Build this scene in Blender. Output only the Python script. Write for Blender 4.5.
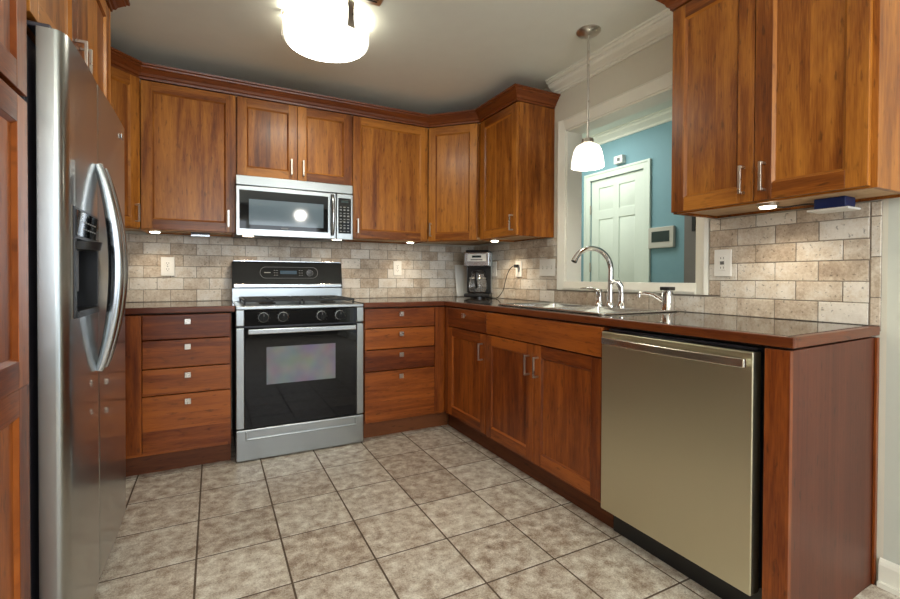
import bpy, math, random
from mathutils import Vector, Matrix
R = math.radians
random.seed(7)
for o in list(bpy.data.objects): bpy.data.objects.remove(o)
SC = bpy.context.scene
COL = SC.collection

# ------------------------------------------------------------------ camera
cd = bpy.data.cameras.new('camera'); cam = bpy.data.objects.new('camera', cd); COL.objects.link(cam)
a, b, r_ = -.4704, -.0114, .0037
fw = Vector((-math.sin(a)*math.cos(b), math.cos(a)*math.cos(b), math.sin(b)))
rt = Vector((math.cos(a), math.sin(a), 0)); up = rt.cross(fw)
rt, up = rt*math.cos(r_)+up*math.sin(r_), up*math.cos(r_)-rt*math.sin(r_)
M = Matrix((( rt.x, up.x, -fw.x, -2.1131), (rt.y, up.y, -fw.y, -3.5403), (rt.z, up.z, -fw.z, 1.0847), (0, 0, 0, 1)))
cam.matrix_world = M
cd.sensor_fit = 'HORIZONTAL'; cd.sensor_width = 36
cd.lens = 452.13/900*36
cd.shift_x = 6.42/900
cd.shift_y = -16.51/900
cd.clip_start = .02
SC.camera = cam

# ------------------------------------------------------------------ world, exposure, daylight
w = bpy.data.worlds.new('world'); SC.world = w; w.use_nodes = True
bg = w.node_tree.nodes['Background']; bg.inputs[0].default_value = (.75, .87, 1, 1); bg.inputs[1].default_value = 1.2
vs = SC.view_settings
vs.view_transform = 'Standard'; vs.look = 'None'; vs.gamma = 1; vs.use_curve_mapping = False
vs.exposure = 0.32

def area(name, loc, rot, sx, sy, power, col=(1, 1, 1), spread=180):
    l = bpy.data.lights.new(name, 'AREA'); l.shape = 'RECTANGLE'; l.size = sx; l.size_y = sy
    l.energy = power; l.color = col; l.spread = R(spread)
    o = bpy.data.objects.new(name, l); COL.objects.link(o); o.location = loc; o.rotation_euler = [R(q) for q in rot]
    return o
DAY = (.86, .93, 1)
# daylight entering through the rear window and the glazed side door behind the camera
area('daylight_rear', (-1.55, -6.62, 1.5), (90, 0, 0), 2.6, 1.5, 60, DAY)
area('daylight_side', (.22, -4.85, 1.2), (90, 0, 90), 1.7, 2.0, 22, (.74, .86, 1))
# the two lamps of the dining end of the room, behind the camera
for i_, (lx_, ly_) in enumerate(((-2.1, -5.0), (-.9, -4.6))):
    l_ = bpy.data.lights.new('dining_lamp', 'POINT'); l_.energy = 20; l_.color = (1, .93, .82); l_.shadow_soft_size = .07
    o_ = bpy.data.objects.new('dining_lamp', l_); COL.objects.link(o_); o_.location = (lx_, ly_, 2.05)
# unseen fill light added at the hall ceiling to brighten its door wall
area('hall_fill', (.60, -.45, 2.46), (0, 0, 0), .5, .5, 9, (.95, 1, .95))

# ------------------------------------------------------------------ materials
def newmat(name):
    m = bpy.data.materials.new(name); m.use_nodes = True
    nt = m.node_tree
    return m, nt, nt.nodes['Principled BSDF']
def setp(p, **k):
    for n, v in k.items():
        n = {'col': 'Base Color', 'rough': 'Roughness', 'metal': 'Metallic', 'coat': 'Coat Weight', 'ior': 'IOR', 'trans': 'Transmission Weight',
             'ecol': 'Emission Color', 'estr': 'Emission Strength', 'spec': 'Specular IOR Level', 'croug': 'Coat Roughness', 'aniso': 'Anisotropic'}[n]
        if n in ('Base Color', 'Emission Color'): v = (*v, 1)
        p.inputs[n].default_value = v
def plain(name, col, rough=.5, metal=0, noise=0, nscale=40, bump=0, **k):
    m, nt, p = newmat(name); setp(p, col=col, rough=rough, metal=metal, **k)
    N, L = nt.nodes, nt.links
    t = N.new('ShaderNodeTexCoord'); n = N.new('ShaderNodeTexNoise'); n.inputs['Scale'].default_value = nscale; n.inputs['Detail'].default_value = 4
    L.new(t.outputs['Object'], n.inputs['Vector'])
    if noise:
        mx = N.new('ShaderNodeMix'); mx.data_type = 'RGBA'
        mx.inputs['A'].default_value = (*[c*(1-noise) for c in col], 1); mx.inputs['B'].default_value = (*[min(1, c*(1+noise)) for c in col], 1)
        L.new(n.outputs['Fac'], mx.inputs['Factor']); L.new(mx.outputs['Result'], p.inputs['Base Color'])
    else:
        mr = N.new('ShaderNodeMapRange'); mr.inputs['To Min'].default_value = max(0, rough*.92); mr.inputs['To Max'].default_value = min(1, rough*1.08)
        L.new(n.outputs['Fac'], mr.inputs['Value']); L.new(mr.outputs['Result'], p.inputs['Roughness'])
    if bump:
        bm_ = N.new('ShaderNodeBump'); bm_.inputs['Strength'].default_value = bump; bm_.inputs['Distance'].default_value = .002
        L.new(n.outputs['Fac'], bm_.inputs['Height']); L.new(bm_.outputs['Normal'], p.inputs['Normal'])
    return m
def wood(name, dark, mid, light, rough=.3, coat=.25, streak=22, along=1.3):
    m, nt, p = newmat(name); N, L = nt.nodes, nt.links
    uv = N.new('ShaderNodeUVMap'); uv.uv_map = 'UVMap'
    mp = N.new('ShaderNodeMapping'); mp.inputs['Scale'].default_value = (streak, along, 1)
    L.new(uv.outputs['UV'], mp.inputs['Vector'])
    n1 = N.new('ShaderNodeTexNoise'); n1.inputs['Scale'].default_value = 1; n1.inputs['Detail'].default_value = 7; n1.inputs['Roughness'].default_value = .62; n1.inputs['Distortion'].default_value = .7
    L.new(mp.outputs['Vector'], n1.inputs['Vector'])
    # broad, wavy figure of flat-sawn boards
    mp2 = N.new('ShaderNodeMapping'); mp2.inputs['Scale'].default_value = (6, 1.1, 1); L.new(uv.outputs['UV'], mp2.inputs['Vector'])
    n2 = N.new('ShaderNodeTexNoise'); n2.inputs['Scale'].default_value = 1; n2.inputs['Detail'].default_value = 3; n2.inputs['Distortion'].default_value = 1.2
    L.new(mp2.outputs['Vector'], n2.inputs['Vector'])
    # fine pores
    mp3 = N.new('ShaderNodeMapping'); mp3.inputs['Scale'].default_value = (300, 14, 1); L.new(uv.outputs['UV'], mp3.inputs['Vector'])
    n3 = N.new('ShaderNodeTexNoise'); n3.inputs['Scale'].default_value = 1; n3.inputs['Detail'].default_value = 2; L.new(mp3.outputs['Vector'], n3.inputs['Vector'])
    at = N.new('ShaderNodeAttribute'); at.attribute_name = 'tone'
    def ma(op, x, y):
        q = N.new('ShaderNodeMath'); q.operation = op
        for i, v in enumerate((x, y)):
            if isinstance(v, (int, float)): q.inputs[i].default_value = v
            else: L.new(v, q.inputs[i])
        return q.outputs[0]
    s = ma('MULTIPLY', n1.outputs['Fac'], .55); s = ma('ADD', s, ma('MULTIPLY', n2.outputs['Fac'], .35)); s = ma('ADD', s, ma('MULTIPLY', n3.outputs['Fac'], .22))
    s = ma('ADD', s, ma('MULTIPLY', at.outputs['Fac'], .22)); s = ma('SUBTRACT', s, .06)
    cr = N.new('ShaderNodeValToRGB'); L.new(s, cr.inputs['Fac'])
    e = cr.color_ramp.elements; e[0].position = .34; e[0].color = (*dark, 1); e[1].position = .74; e[1].color = (*light, 1)
    q = e.new(.52); q.color = (*mid, 1)
    # short dark mineral flecks and gum streaks
    mp4 = N.new('ShaderNodeMapping'); mp4.inputs['Scale'].default_value = (60, 14, 1); L.new(uv.outputs['UV'], mp4.inputs['Vector'])
    n4 = N.new('ShaderNodeTexNoise'); n4.inputs['Scale'].default_value = 1; n4.inputs['Detail'].default_value = 3; L.new(mp4.outputs['Vector'], n4.inputs['Vector'])
    fr_ = N.new('ShaderNodeMapRange'); fr_.inputs['From Min'].default_value = .29; fr_.inputs['From Max'].default_value = .40; fr_.inputs['To Min'].default_value = .45; L.new(n4.outputs['Fac'], fr_.inputs['Value'])
    mx4 = N.new('ShaderNodeMix'); mx4.data_type = 'RGBA'; mx4.blend_type = 'MULTIPLY'; mx4.inputs['Factor'].default_value = .8
    L.new(cr.outputs['Color'], mx4.inputs['A']); L.new(fr_.outputs['Result'], mx4.inputs['B'])
    L.new(mx4.outputs['Result'], p.inputs['Base Color'])
    setp(p, rough=rough+.06, coat=coat, croug=.2, spec=.35)
    bu = N.new('ShaderNodeBump'); bu.inputs['Strength'].default_value = .06; bu.inputs['Distance'].default_value = .001
    L.new(n3.outputs['Fac'], bu.inputs['Height']); L.new(bu.outputs['Normal'], p.inputs['Normal'])
    return m
def stone(name, stops, scale=14, pit=.5, rough=.55, fine=90, tonew=.5, bump=.4):
    m, nt, p = newmat(name); N, L = nt.nodes, nt.links
    t = N.new('ShaderNodeTexCoord')
    n1 = N.new('ShaderNodeTexNoise'); n1.inputs['Scale'].default_value = scale; n1.inputs['Detail'].default_value = 8; n1.inputs['Roughness'].default_value = .65
    n2 = N.new('ShaderNodeTexNoise'); n2.inputs['Scale'].default_value = fine; n2.inputs['Detail'].default_value = 5; n2.inputs['Roughness'].default_value = .7
    L.new(t.outputs['Object'], n1.inputs['Vector']); L.new(t.outputs['Object'], n2.inputs['Vector'])
    at = N.new('ShaderNodeAttribute'); at.attribute_name = 'tone'
    def ma(op, x, y):
        q = N.new('ShaderNodeMath'); q.operation = op
        for i, v in enumerate((x, y)):
            if isinstance(v, (int, float)): q.inputs[i].default_value = v
            else: L.new(v, q.inputs[i])
        return q.outputs[0]
    s = ma('ADD', ma('MULTIPLY', n1.outputs['Fac'], .6), ma('MULTIPLY', n2.outputs['Fac'], .4))
    s = ma('ADD', s, ma('MULTIPLY', ma('SUBTRACT', at.outputs['Fac'], .5), tonew))
    cr = N.new('ShaderNodeValToRGB'); L.new(s, cr.inputs['Fac'])
    e = cr.color_ramp.elements
    e[0].position = stops[0][0]; e[0].color = (*stops[0][1], 1); e[1].position = stops[-1][0]; e[1].color = (*stops[-1][1], 1)
    for ps, c in stops[1:-1]: q = e.new(ps); q.color = (*c, 1)
    # small pits: sharp dips of a fine noise
    n3 = N.new('ShaderNodeTexNoise'); n3.inputs['Scale'].default_value = 75; n3.inputs['Detail'].default_value = 3; L.new(t.outputs['Object'], n3.inputs['Vector'])
    pr = N.new('ShaderNodeMapRange'); pr.inputs['From Min'].default_value = .30; pr.inputs['From Max'].default_value = .38; L.new(n3.outputs['Fac'], pr.inputs['Value'])
    mx = N.new('ShaderNodeMix'); mx.data_type = 'RGBA'; mx.blend_type = 'MULTIPLY'; mx.inputs['Factor'].default_value = pit
    L.new(cr.outputs['Color'], mx.inputs['A']); L.new(pr.outputs['Result'], mx.inputs['B'])
    L.new(mx.outputs['Result'], p.inputs['Base Color'])
    bu = N.new('ShaderNodeBump'); bu.inputs['Strength'].default_value = bump; bu.inputs['Distance'].default_value = .002
    L.new(ma('ADD', ma('MULTIPLY', n2.outputs['Fac'], .5), ma('MULTIPLY', pr.outputs['Result'], pit)), bu.inputs['Height']); L.new(bu.outputs['Normal'], p.inputs['Normal'])
    setp(p, rough=rough)
    return m
def steel(name, col, rough, sv=(2, 2, 260), bump=.003, var=.03, metal=1):
    m, nt, p = newmat(name); N, L = nt.nodes, nt.links
    setp(p, col=col, rough=rough, metal=metal)
    t = N.new('ShaderNodeTexCoord'); mp = N.new('ShaderNodeMapping'); mp.inputs['Scale'].default_value = sv
    n = N.new('ShaderNodeTexNoise'); n.inputs['Scale'].default_value = 1; n.inputs['Detail'].default_value = 4
    L.new(t.outputs['Object'], mp.inputs['Vector']); L.new(mp.outputs['Vector'], n.inputs['Vector'])
    mr = N.new('ShaderNodeMapRange'); mr.inputs['To Min'].default_value = rough*(1-var*3); mr.inputs['To Max'].default_value = rough*(1+var*3)
    L.new(n.outputs['Fac'], mr.inputs['Value']); L.new(mr.outputs['Result'], p.inputs['Roughness'])
    return m
def emis(name, col, strength, base=(.9, .9, .9)):
    m, nt, p = newmat(name); setp(p, col=base, rough=.3, ecol=col, estr=strength)
    return m

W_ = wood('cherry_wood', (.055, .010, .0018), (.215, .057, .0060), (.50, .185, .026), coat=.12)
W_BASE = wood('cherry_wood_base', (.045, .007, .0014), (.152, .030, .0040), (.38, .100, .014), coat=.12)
W_EDGE = wood('cherry_edge', (.045, .008, .002), (.105, .021, .0043), (.20, .050, .010), streak=30, coat=.15)
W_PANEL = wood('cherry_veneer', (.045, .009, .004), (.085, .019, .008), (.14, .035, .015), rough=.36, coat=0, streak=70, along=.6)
W_IN = wood('cabinet_underside', (.40, .23, .11), (.52, .32, .17), (.62, .42, .24), rough=.5, coat=0)
W_DARK = wood('toe_kick_wood', (.065, .015, .004), (.125, .034, .009), (.18, .056, .015), rough=.5, coat=0)
TILE = stone('travertine', [(.22, (.30, .225, .17)), (.38, (.50, .41, .32)), (.50, (.66, .59, .50)), (.60, (.74, .70, .64)), (.78, (.84, .80, .74))], tonew=.30, pit=.5)
GROUT = plain('wall_grout', (.30, .26, .22), .9, noise=.2, nscale=120)
FTILE = stone('floor_stone', [(.37, (.23, .155, .11)), (.45, (.42, .335, .26)), (.52, (.60, .53, .44)), (.62, (.84, .80, .71))], scale=19, fine=170, tonew=.055, pit=.35, rough=.42, bump=.12)
FGROUT = plain('floor_grout', (.12, .082, .055), .9, noise=.2, nscale=90)
WALLP = plain('wall_paint', (.74, .71, .61), .7, noise=.02, nscale=30)
WALLR = plain('unseen_rear_wall_dark', (.20, .185, .16), .7, noise=.02, nscale=30)  # unseen wall, darkened to cut bounced light and steel reflections
WALLG = plain('grey_green_wall_paint', (.64, .67, .61), .7, noise=.02, nscale=30)
CEILP = plain('ceiling_paint', (.84, .855, .77), .8, noise=.03, nscale=12)
BLUE = plain('blue_wall_paint', (.22, .40, .47), .65, noise=.03, nscale=20)
TAUPE = plain('taupe_wall_paint', (.22, .20, .19), .7, noise=.03, nscale=20)
WHITE = plain('white_trim_paint', (.90, .89, .80), .35, noise=.015, nscale=60)
DOORP = plain('pale_door_paint', (.82, .90, .82), .4, noise=.015, nscale=60)
STEEL = steel('brushed_steel', (.39, .415, .425), .28, var=.0, bump=0)
STEEL_F = steel('fridge_steel', (.37, .385, .375), .28, var=.0, bump=.003)
STEEL_F.node_tree.nodes['Principled BSDF'].inputs['Coat Weight'].default_value = .75
STEEL_F.node_tree.nodes['Principled BSDF'].inputs['Coat Roughness'].default_value = .04
STEEL_D = steel('dishwasher_steel', (.66, .62, .46), .36, sv=(260, 260, 2), bump=.004)
STEEL_H = steel('satin_handle_steel', (.46, .485, .51), .22, sv=(30, 30, 30))
NICKEL = steel('brushed_nickel', (.62, .58, .52), .28, sv=(30, 30, 30))
CHROME = plain('chrome', (.85, .85, .86), .06, metal=1)
GRANITE = stone('dark_polished_stone', [(.3, (.012, .011, .010)), (.5, (.035, .030, .026)), (.62, (.075, .06, .05)), (.8, (.2, .17, .14))], scale=40, fine=160, pit=0, tonew=0, rough=.06, bump=0)
BLACKG = plain('black_glass', (.006, .006, .007), .04, spec=.3)
BLACKP = plain('black_plastic', (.012, .012, .013), .3)
BLACKI = plain('black_cast_iron', (.015, .015, .015), .55, noise=.2, nscale=200, bump=.3)
GREYP = plain('grey_plastic', (.16, .16, .165), .4)
DGREY = plain('dark_fridge_side', (.055, .05, .06), .4, noise=.1, nscale=300)
WPL = plain('white_plastic', (.88, .87, .83), .35)
CREAMP = plain('cream_plastic', (.62, .60, .54), .4)
BLUEP = plain('dark_blue_plastic', (.008, .025, .13), .35)
MARK = plain('pale_print', (.26, .26, .26), .5)
LCD = emis('lit_blue_display', (.10, .32, .5), .07, (.01, .03, .05))
SCREEN = plain('dark_green_screen', (.02, .04, .04), .15)
GLOW = emis('glowing_drum_glass', (1, .97, .80), 1.05)
GLOWB = emis('glowing_drum_base', (1, .97, .82), 18)
GLOWP = emis('glowing_pendant_glass', (1, .93, .76), 1.9)
PUCK = emis('glowing_puck_lens', (1, .85, .62), 12)
CORD = plain('black_cord', (.01, .01, .01), .5)
LAMPW = emis('white_work_lens', (1, .82, .6), 7)
CARAFE, nt_, p_ = newmat('carafe_glass'); setp(p_, col=(.75, .75, .75), rough=.02, trans=.85, ior=1.45)
PANE, nt_, p_ = newmat('window_glass'); setp(p_, col=(1, 1, 1), rough=0, trans=1, ior=1.01)
# oven window: dark glass over a fine mesh, its rainbow sheen painted in as colour noise
OVENW, nt_, p_ = newmat('oven_window_painted_sheen')
N_, L_ = nt_.nodes, nt_.links
t_ = N_.new('ShaderNodeTexCoord'); n_ = N_.new('ShaderNodeTexNoise'); n_.inputs['Scale'].default_value = 9; n_.inputs['Detail'].default_value = 1.5
L_.new(t_.outputs['Object'], n_.inputs['Vector'])
hs = N_.new('ShaderNodeMix'); hs.data_type = 'RGBA'; hs.inputs['Factor'].default_value = .16; hs.inputs['A'].default_value = (.17, .175, .20, 1)
L_.new(n_.outputs['Color'], hs.inputs['B'])
cc = N_.new('ShaderNodeHueSaturation'); cc.inputs['Saturation'].default_value = 1.4; cc.inputs['Value'].default_value = .95
L_.new(hs.outputs['Result'], cc.inputs['Color']); L_.new(cc.outputs['Color'], p_.inputs['Base Color']); setp(p_, rough=.12)
MWIN = plain('microwave_window', (.14, .19, .23), .06)

# ------------------------------------------------------------------ mesh helpers
class MB:
    def __init__(s): s.v = []; s.f = []; s.uv = []; s.t = []; s.m = []
    def face(s, vs_, uvs=None, tone=.5, mat=0):
        i = len(s.v); s.v += [tuple(q) for q in vs_]; s.f.append(tuple(range(i, i+len(vs_))))
        s.uv.append(uvs or [(q[0]+q[1], q[2]) for q in vs_]); s.t.append(tone); s.m.append(mat); return s
    def solid(s, verts, faces, g='z', tone=None, mat=0):
        tone = random.random() if tone is None else tone
        ou, ov = random.random()*9, random.random()*9
        gi = 'xyz'.index(g); ot = [k for k in (0, 1, 2) if k != gi]
        i = len(s.v); s.v += [tuple(q) for q in verts]
        for f in faces:
            s.f.append(tuple(i+k for k in f)); s.uv.append([(verts[k][ot[0]]+verts[k][ot[1]]+ou, verts[k][gi]+ov) for k in f]); s.t.append(tone); s.m.append(mat)
        return s
    def box(s, x0, x1, y0, y1, z0, z1, g='z', tone=None, mat=0):
        x0, x1 = min(x0, x1), max(x0, x1); y0, y1 = min(y0, y1), max(y0, y1); z0, z1 = min(z0, z1), max(z0, z1)
        V = [(x0, y0, z0), (x1, y0, z0), (x1, y1, z0), (x0, y1, z0), (x0, y0, z1), (x1, y0, z1), (x1, y1, z1), (x0, y1, z1)]
        return s.solid(V, [(0, 3, 2, 1), (4, 5, 6, 7), (0, 1, 5, 4), (1, 2, 6, 5), (2, 3, 7, 6), (3, 0, 4, 7)], g, tone, mat)
    def prism(s, poly, z0, z1, axis='z', g='z', tone=None, mat=0):
        """poly: ccw 2D outline; extruded along axis. axis z: (x,y); axis x: (y,z); axis y: (x,z)"""
        n = len(poly)
        def P(p, h): return (p[0], p[1], h) if axis == 'z' else ((h, p[0], p[1]) if axis == 'x' else (p[0], h, p[1]))
        V = [P(p, z0) for p in poly]+[P(p, z1) for p in poly]
        F = [tuple(range(n))[::-1], tuple(range(n, 2*n))]+[(i, (i+1) % n, n+(i+1) % n, n+i) for i in range(n)]
        if axis == 'y': F = [f[::-1] for f in F]
        return s.solid(V, F, g, tone, mat)
    def cyl(s, c, r0, r1, z0, z1, axis='z', n=24, mat=0):
        return s.lathe([(r0, z0), (r1, z1)], c, axis, n, True, mat)
    def lathe(s, prof, c=(0, 0, 0), axis='z', n=24, cap=True, mat=0, a0=0, a1=2*math.pi):
        full = abs(a1-a0-2*math.pi) < 1e-6; V = []
        m_ = n if full else n+1
        for r, h in prof:
            for k in range(m_):
                t = a0+(a1-a0)*k/n; x, y = r*math.cos(t), r*math.sin(t)
                q = (x, y, h) if axis == 'z' else ((h, x, y) if axis == 'x' else (x, -h, y))
                V.append((q[0]+c[0], q[1]+c[1], q[2]+c[2]))
        F = []
        for j in range(len(prof)-1):
            for k in range(n):
                k2 = (k+1) % m_
                F.append((j*m_+k, j*m_+k2, (j+1)*m_+k2, (j+1)*m_+k))
        if cap and full:
            if prof[0][0] > 1e-5: F.append(tuple(range(n))[::-1])
            if prof[-1][0] > 1e-5: F.append(tuple((len(prof)-1)*m_+k for k in range(n)))
        return s.solid(V, F, 'z', .5, mat)
    def tube(s, pts, rad, n=10, mat=0, flat=None):
        """round (or flattened: flat=(w,h)) tube along points"""
        pts = [Vector(p) for p in pts]; rings = []
        if not isinstance(rad, (list, tuple)): rad = [rad]*len(pts)
        prev = None
        for i, p in enumerate(pts):
            d = (pts[min(i+1, len(pts)-1)]-pts[max(i-1, 0)]).normalized()
            if prev is None:
                prev = Vector((0, 0, 1)) if abs(d.z) < .9 else Vector((0, 1, 0))
            x = (prev-d*prev.dot(d)).normalized(); prev = x; y = d.cross(x)
            fx, fy = flat or (1, 1)
            rings.append([p+(x*math.cos(2*math.pi*k/n)*fx+y*math.sin(2*math.pi*k/n)*fy)*rad[i] for k in range(n)])
        V = [tuple(q) for r in rings for q in r]; F = []
        for j in range(len(rings)-1):
            for k in range(n): F.append((j*n+k, j*n+(k+1) % n, (j+1)*n+(k+1) % n, (j+1)*n+k))
        F.append(tuple(range(n))[::-1]); F.append(tuple((len(rings)-1)*n+k for k in range(n)))
        return s.solid(V, F, 'z', .5, mat)
    def sweep(s, path, prof, side=1, mat=0, closed=False):
        """prof [(out,z)] closed outline, path [(x,y)] polyline, out measured to the right*side; mitred"""
        n = len(path); rings = []
        for i, p in enumerate(path):
            p = Vector(p)
            def nrm(a_, b_):
                d = (Vector(b_)-Vector(a_)).normalized(); return Vector((d.y, -d.x))*side
            ns = []
            if i > 0 or closed: ns.append(nrm(path[i-1], path[i]))
            if i < n-1 or closed: ns.append(nrm(path[i], path[(i+1) % n]))
            if len(ns) == 2:
                m_ = (ns[0]+ns[1]).normalized(); m_ = m_/m_.dot(ns[0])
            else: m_ = ns[0]
            rings.append([(p.x+m_.x*o_, p.y+m_.y*o_, z) for o_, z in prof])
        k = len(prof); tot = 0
        segs = n if closed else n-1
        for i in range(segs):
            j = (i+1) % n; L0 = (Vector(rings[i][0])-Vector(rings[j][0])).length
            tone = random.random(); off = random.random()*5; acc = 0
            for q in range(k):
                q2 = (q+1) % k
                A, B, C_, D = rings[i][q], rings[j][q], rings[j][q2], rings[i][q2]
                wd = (Vector(A)-Vector(D)).length
                s.face([A, B, C_, D], [(acc+off, tot), (acc+off, tot+L0), (acc+wd+off, tot+L0), (acc+wd+off, tot)], tone, mat); acc += wd
            tot += L0
        if not closed:
            s.face(rings[0][::-1], None, .5, mat); s.face(rings[-1], None, .5, mat)
        return s
    def build(s, name, mats, parent=None, bevel=.0012, seg=2, smooth=True, loc=None, rotz=None):
        me = bpy.data.meshes.new(name); me.from_pydata(s.v, [], s.f)
        uv = me.uv_layers.new(name='UVMap'); i = 0
        for u in s.uv:
            for c in u: uv.data[i].uv = c; i += 1
        at = me.attributes.new('tone', 'FLOAT', 'FACE'); at.data.foreach_set('value', s.t)
        if not isinstance(mats, (list, tuple)): mats = [mats]
        for m_ in mats: me.materials.append(m_)
        me.polygons.foreach_set('material_index', s.m)
        import bmesh
        bm = bmesh.new(); bm.from_mesh(me)
        bmesh.ops.recalc_face_normals(bm, faces=bm.faces); bm.to_mesh(me); bm.free()
        if smooth:
            me.polygons.foreach_set('use_smooth', [True]*len(me.polygons)); me.set_sharp_from_angle(angle=R(38))
        o = bpy.data.objects.new(name, me); COL.objects.link(o)
        if bevel:
            bv = o.modifiers.new('bevel', 'BEVEL'); bv.width = bevel; bv.segments = seg; bv.limit_method = 'ANGLE'; bv.angle_limit = R(50); bv.harden_normals = True
        if parent: o.parent = parent
        if loc is not None: o.location = loc
        if rotz is not None: o.rotation_euler[2] = rotz
        return o
def tag(o, label, cat=None, group=None, kind=None):
    o['label'] = label
    if cat: o['category'] = cat
    if group: o['group'] = group
    if kind: o['kind'] = kind
    return o
def thing(name, label, cat, loc=(0, 0, 0), rotz=0, group=None):
    o = bpy.data.objects.new(name, None); COL.objects.link(o); o.empty_display_size = .1
    o.location = loc; o.rotation_euler = (0, 0, rotz)
    return tag(o, label, cat, group)
def struct(o): o['kind'] = 'structure'; return o

CZ = 2.44
# ================================================================== STRUCTURE
# floor: real tiles on a grout bed
f = MB(); t = .3085; g = .0036
f.box(-3.25, 2.6, -6.55, 1.6, -.04, -.0012, tone=.5, mat=1)
for i in range(-4, 16):
    for j in range(-9, 20):
        x0, x1 = -2.1745+i*t, -2.1745+(i+1)*t; y1 = -.9542-j*t; y0 = y1-t
        if x1 < -3.11 or y1 < -6.5 or x0 > 1.4 or y0 > 1.0: continue
        if x0 > 0.2 and y1 < -3.3: continue
        f.box(x0+g, x1-g, y0+g, y1-g, -.012, 0, g='x', tone=.5+random.uniform(-.5, .5))
struct(f.build('floor', [FTILE, FGROUT], bevel=.0016, seg=2))
struct(MB().box(-3.25, .125, -6.55, .15, CZ, CZ+.12).build('ceiling', CEILP, bevel=0))
struct(MB().box(-3.25, 1.35, 0, .12, 0, CZ).build('wall_back', WALLP, bevel=0))
struct(MB().box(-3.25, -3.11, -6.55, 0, 0, CZ).build('wall_left', WALLP, bevel=0))
# right wall: kitchen part with the pass-through, then plain, with the glazed door opening behind the camera
OY0, OY1, OZ0, OZ1 = -2.130, -1.195, 1.063, 2.08
wr = MB().box(0, .125, OY1, 0, 0, CZ).box(0, .125, -2.83, OY0, 0, CZ).box(0, .125, OY0, OY1, 0, OZ0-.012).box(0, .125, OY0, OY1, OZ1, CZ)
struct(wr.build('wall_right', WALLP, bevel=0))
wg = MB().box(0, .125, -3.95, -2.83, 0, CZ).box(0, .125, -5.75, -3.95, 2.2, CZ).box(0, .125, -6.55, -5.75, 0, CZ)
struct(wg.build('wall_right_front', WALLG, bevel=0))
wb = MB().box(-3.11, -2.9, -6.55, -6.4, 0, CZ).box(-2.9, -.2, -6.55, -6.4, 0, .75).box(-2.9, -.2, -6.55, -6.4, 2.2, CZ).box(-.2, 0, -6.55, -6.4, 0, CZ)
struct(wb.build('wall_rear', WALLR, bevel=0))
# rear window (behind the camera)
wn = MB()
for x in (-2.9, -1.57, -.26): wn.box(x, x+.06, -6.52, -6.44, .75, 2.2)
for z in (.75, 1.45, 2.14): wn.box(-2.84, -1.57, -6.52, -6.44, z, z+.06); wn.box(-1.51, -.26, -6.52, -6.44, z, z+.06)
wf = struct(wn.build('window_1', WHITE, bevel=.003))
dn = MB()
for y in (-5.75, -4.88, -4.02): dn.box(.03, .1, y, y+.07, 0, 2.2)
for z in (0, 2.1): dn.box(.03, .1, -5.68, -4.88, z, z+.1); dn.box(.03, .1, -4.81, -4.02, z, z+.1)
struct(dn.build('door_2', WHITE, bevel=.003))

# backsplash: individual tumbled stones on a grout bed
def subtract(rc, holes):
    rs = [rc]
    for h in holes:
        nr = []
        for (a0, a1, z0, z1) in rs:
            if a1 <= h[0] or a0 >= h[1] or z1 <= h[2] or z0 >= h[3]: nr.append((a0, a1, z0, z1)); continue
            if z0 < h[2]: nr.append((a0, a1, z0, h[2]))
            if z1 > h[3]: nr.append((a0, a1, h[3], z1))
            zz0, zz1 = max(z0, h[2]), min(z1, h[3])
            if a0 < h[0]: nr.append((a0, h[0], zz0, zz1))
            if a1 > h[1]: nr.append((h[1], a1, zz0, zz1))
        rs = nr
    return rs
def bricks(mb, s0, s1, phase, zs, holes, put):
    for k in range(len(zs)-1):
        off = phase if k % 2 == 0 else phase+.0768
        n0 = int(math.floor((s0-off)/.1535))-1
        x = off+n0*.1535
        while x < s1:
            a0, a1 = max(x, s0), min(x+.1535, s1)
            if a1-a0 > .006:
                for (p0, p1, z0, z1) in subtract((a0, a1, zs[k], zs[k+1]), holes):
                    if p1-p0 > .008 and z1-z0 > .008:
                        j = lambda: random.uniform(-.0006, .0006)
                        put(mb, p0+.0017+j(), p1-.0017+j(), z0+.0017+j(), z1-.0017+j(), random.uniform(-.0008, .0008), random.random())
            x += .1535
ZS = [.9185, .999, 1.077, 1.155, 1.233, 1.310, 1.364]
mb = MB(); mb.box(-3.11, 0, -.008, 0, .90, 1.364, tone=.5, mat=1)
bricks(mb, -3.11, -.012, -2.448-.0768+.0, ZS, [], lambda m, p0, p1, z0, z1, d, tn: m.box(p0, p1, -.0115+d, -.004, z0, z1, g='x', tone=tn))
struct(mb.build('trim_1', [TILE, GROUT], bevel=.0022, seg=2))
mb = MB(); HO = [(-2.192, -1.126, 1.006, 3)]
for (p0, p1, z0, z1) in subtract((-2.816, -.012, .90, 1.364), HO): mb.box(-.008, 0, p0, p1, z0, z1, tone=.5, mat=1)
bricks(mb, -2.785, -.012, -2.323-.0768*0, ZS[::1], HO, lambda m, p0, p1, z0, z1, d, tn: m.box(-.0115+d, -.004, p0, p1, z0, z1, g='y', tone=tn))
for z0, z1 in ((.9185, 1.02), (1.02, 1.165), (1.165, 1.31), (1.31, 1.364)): mb.box(-.0115, -.004, -2.815, -2.788, z0+.0017, z1-.0017, g='z')
struct(mb.build('trim_2', [TILE, GROUT], bevel=.0022, seg=2))

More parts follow.
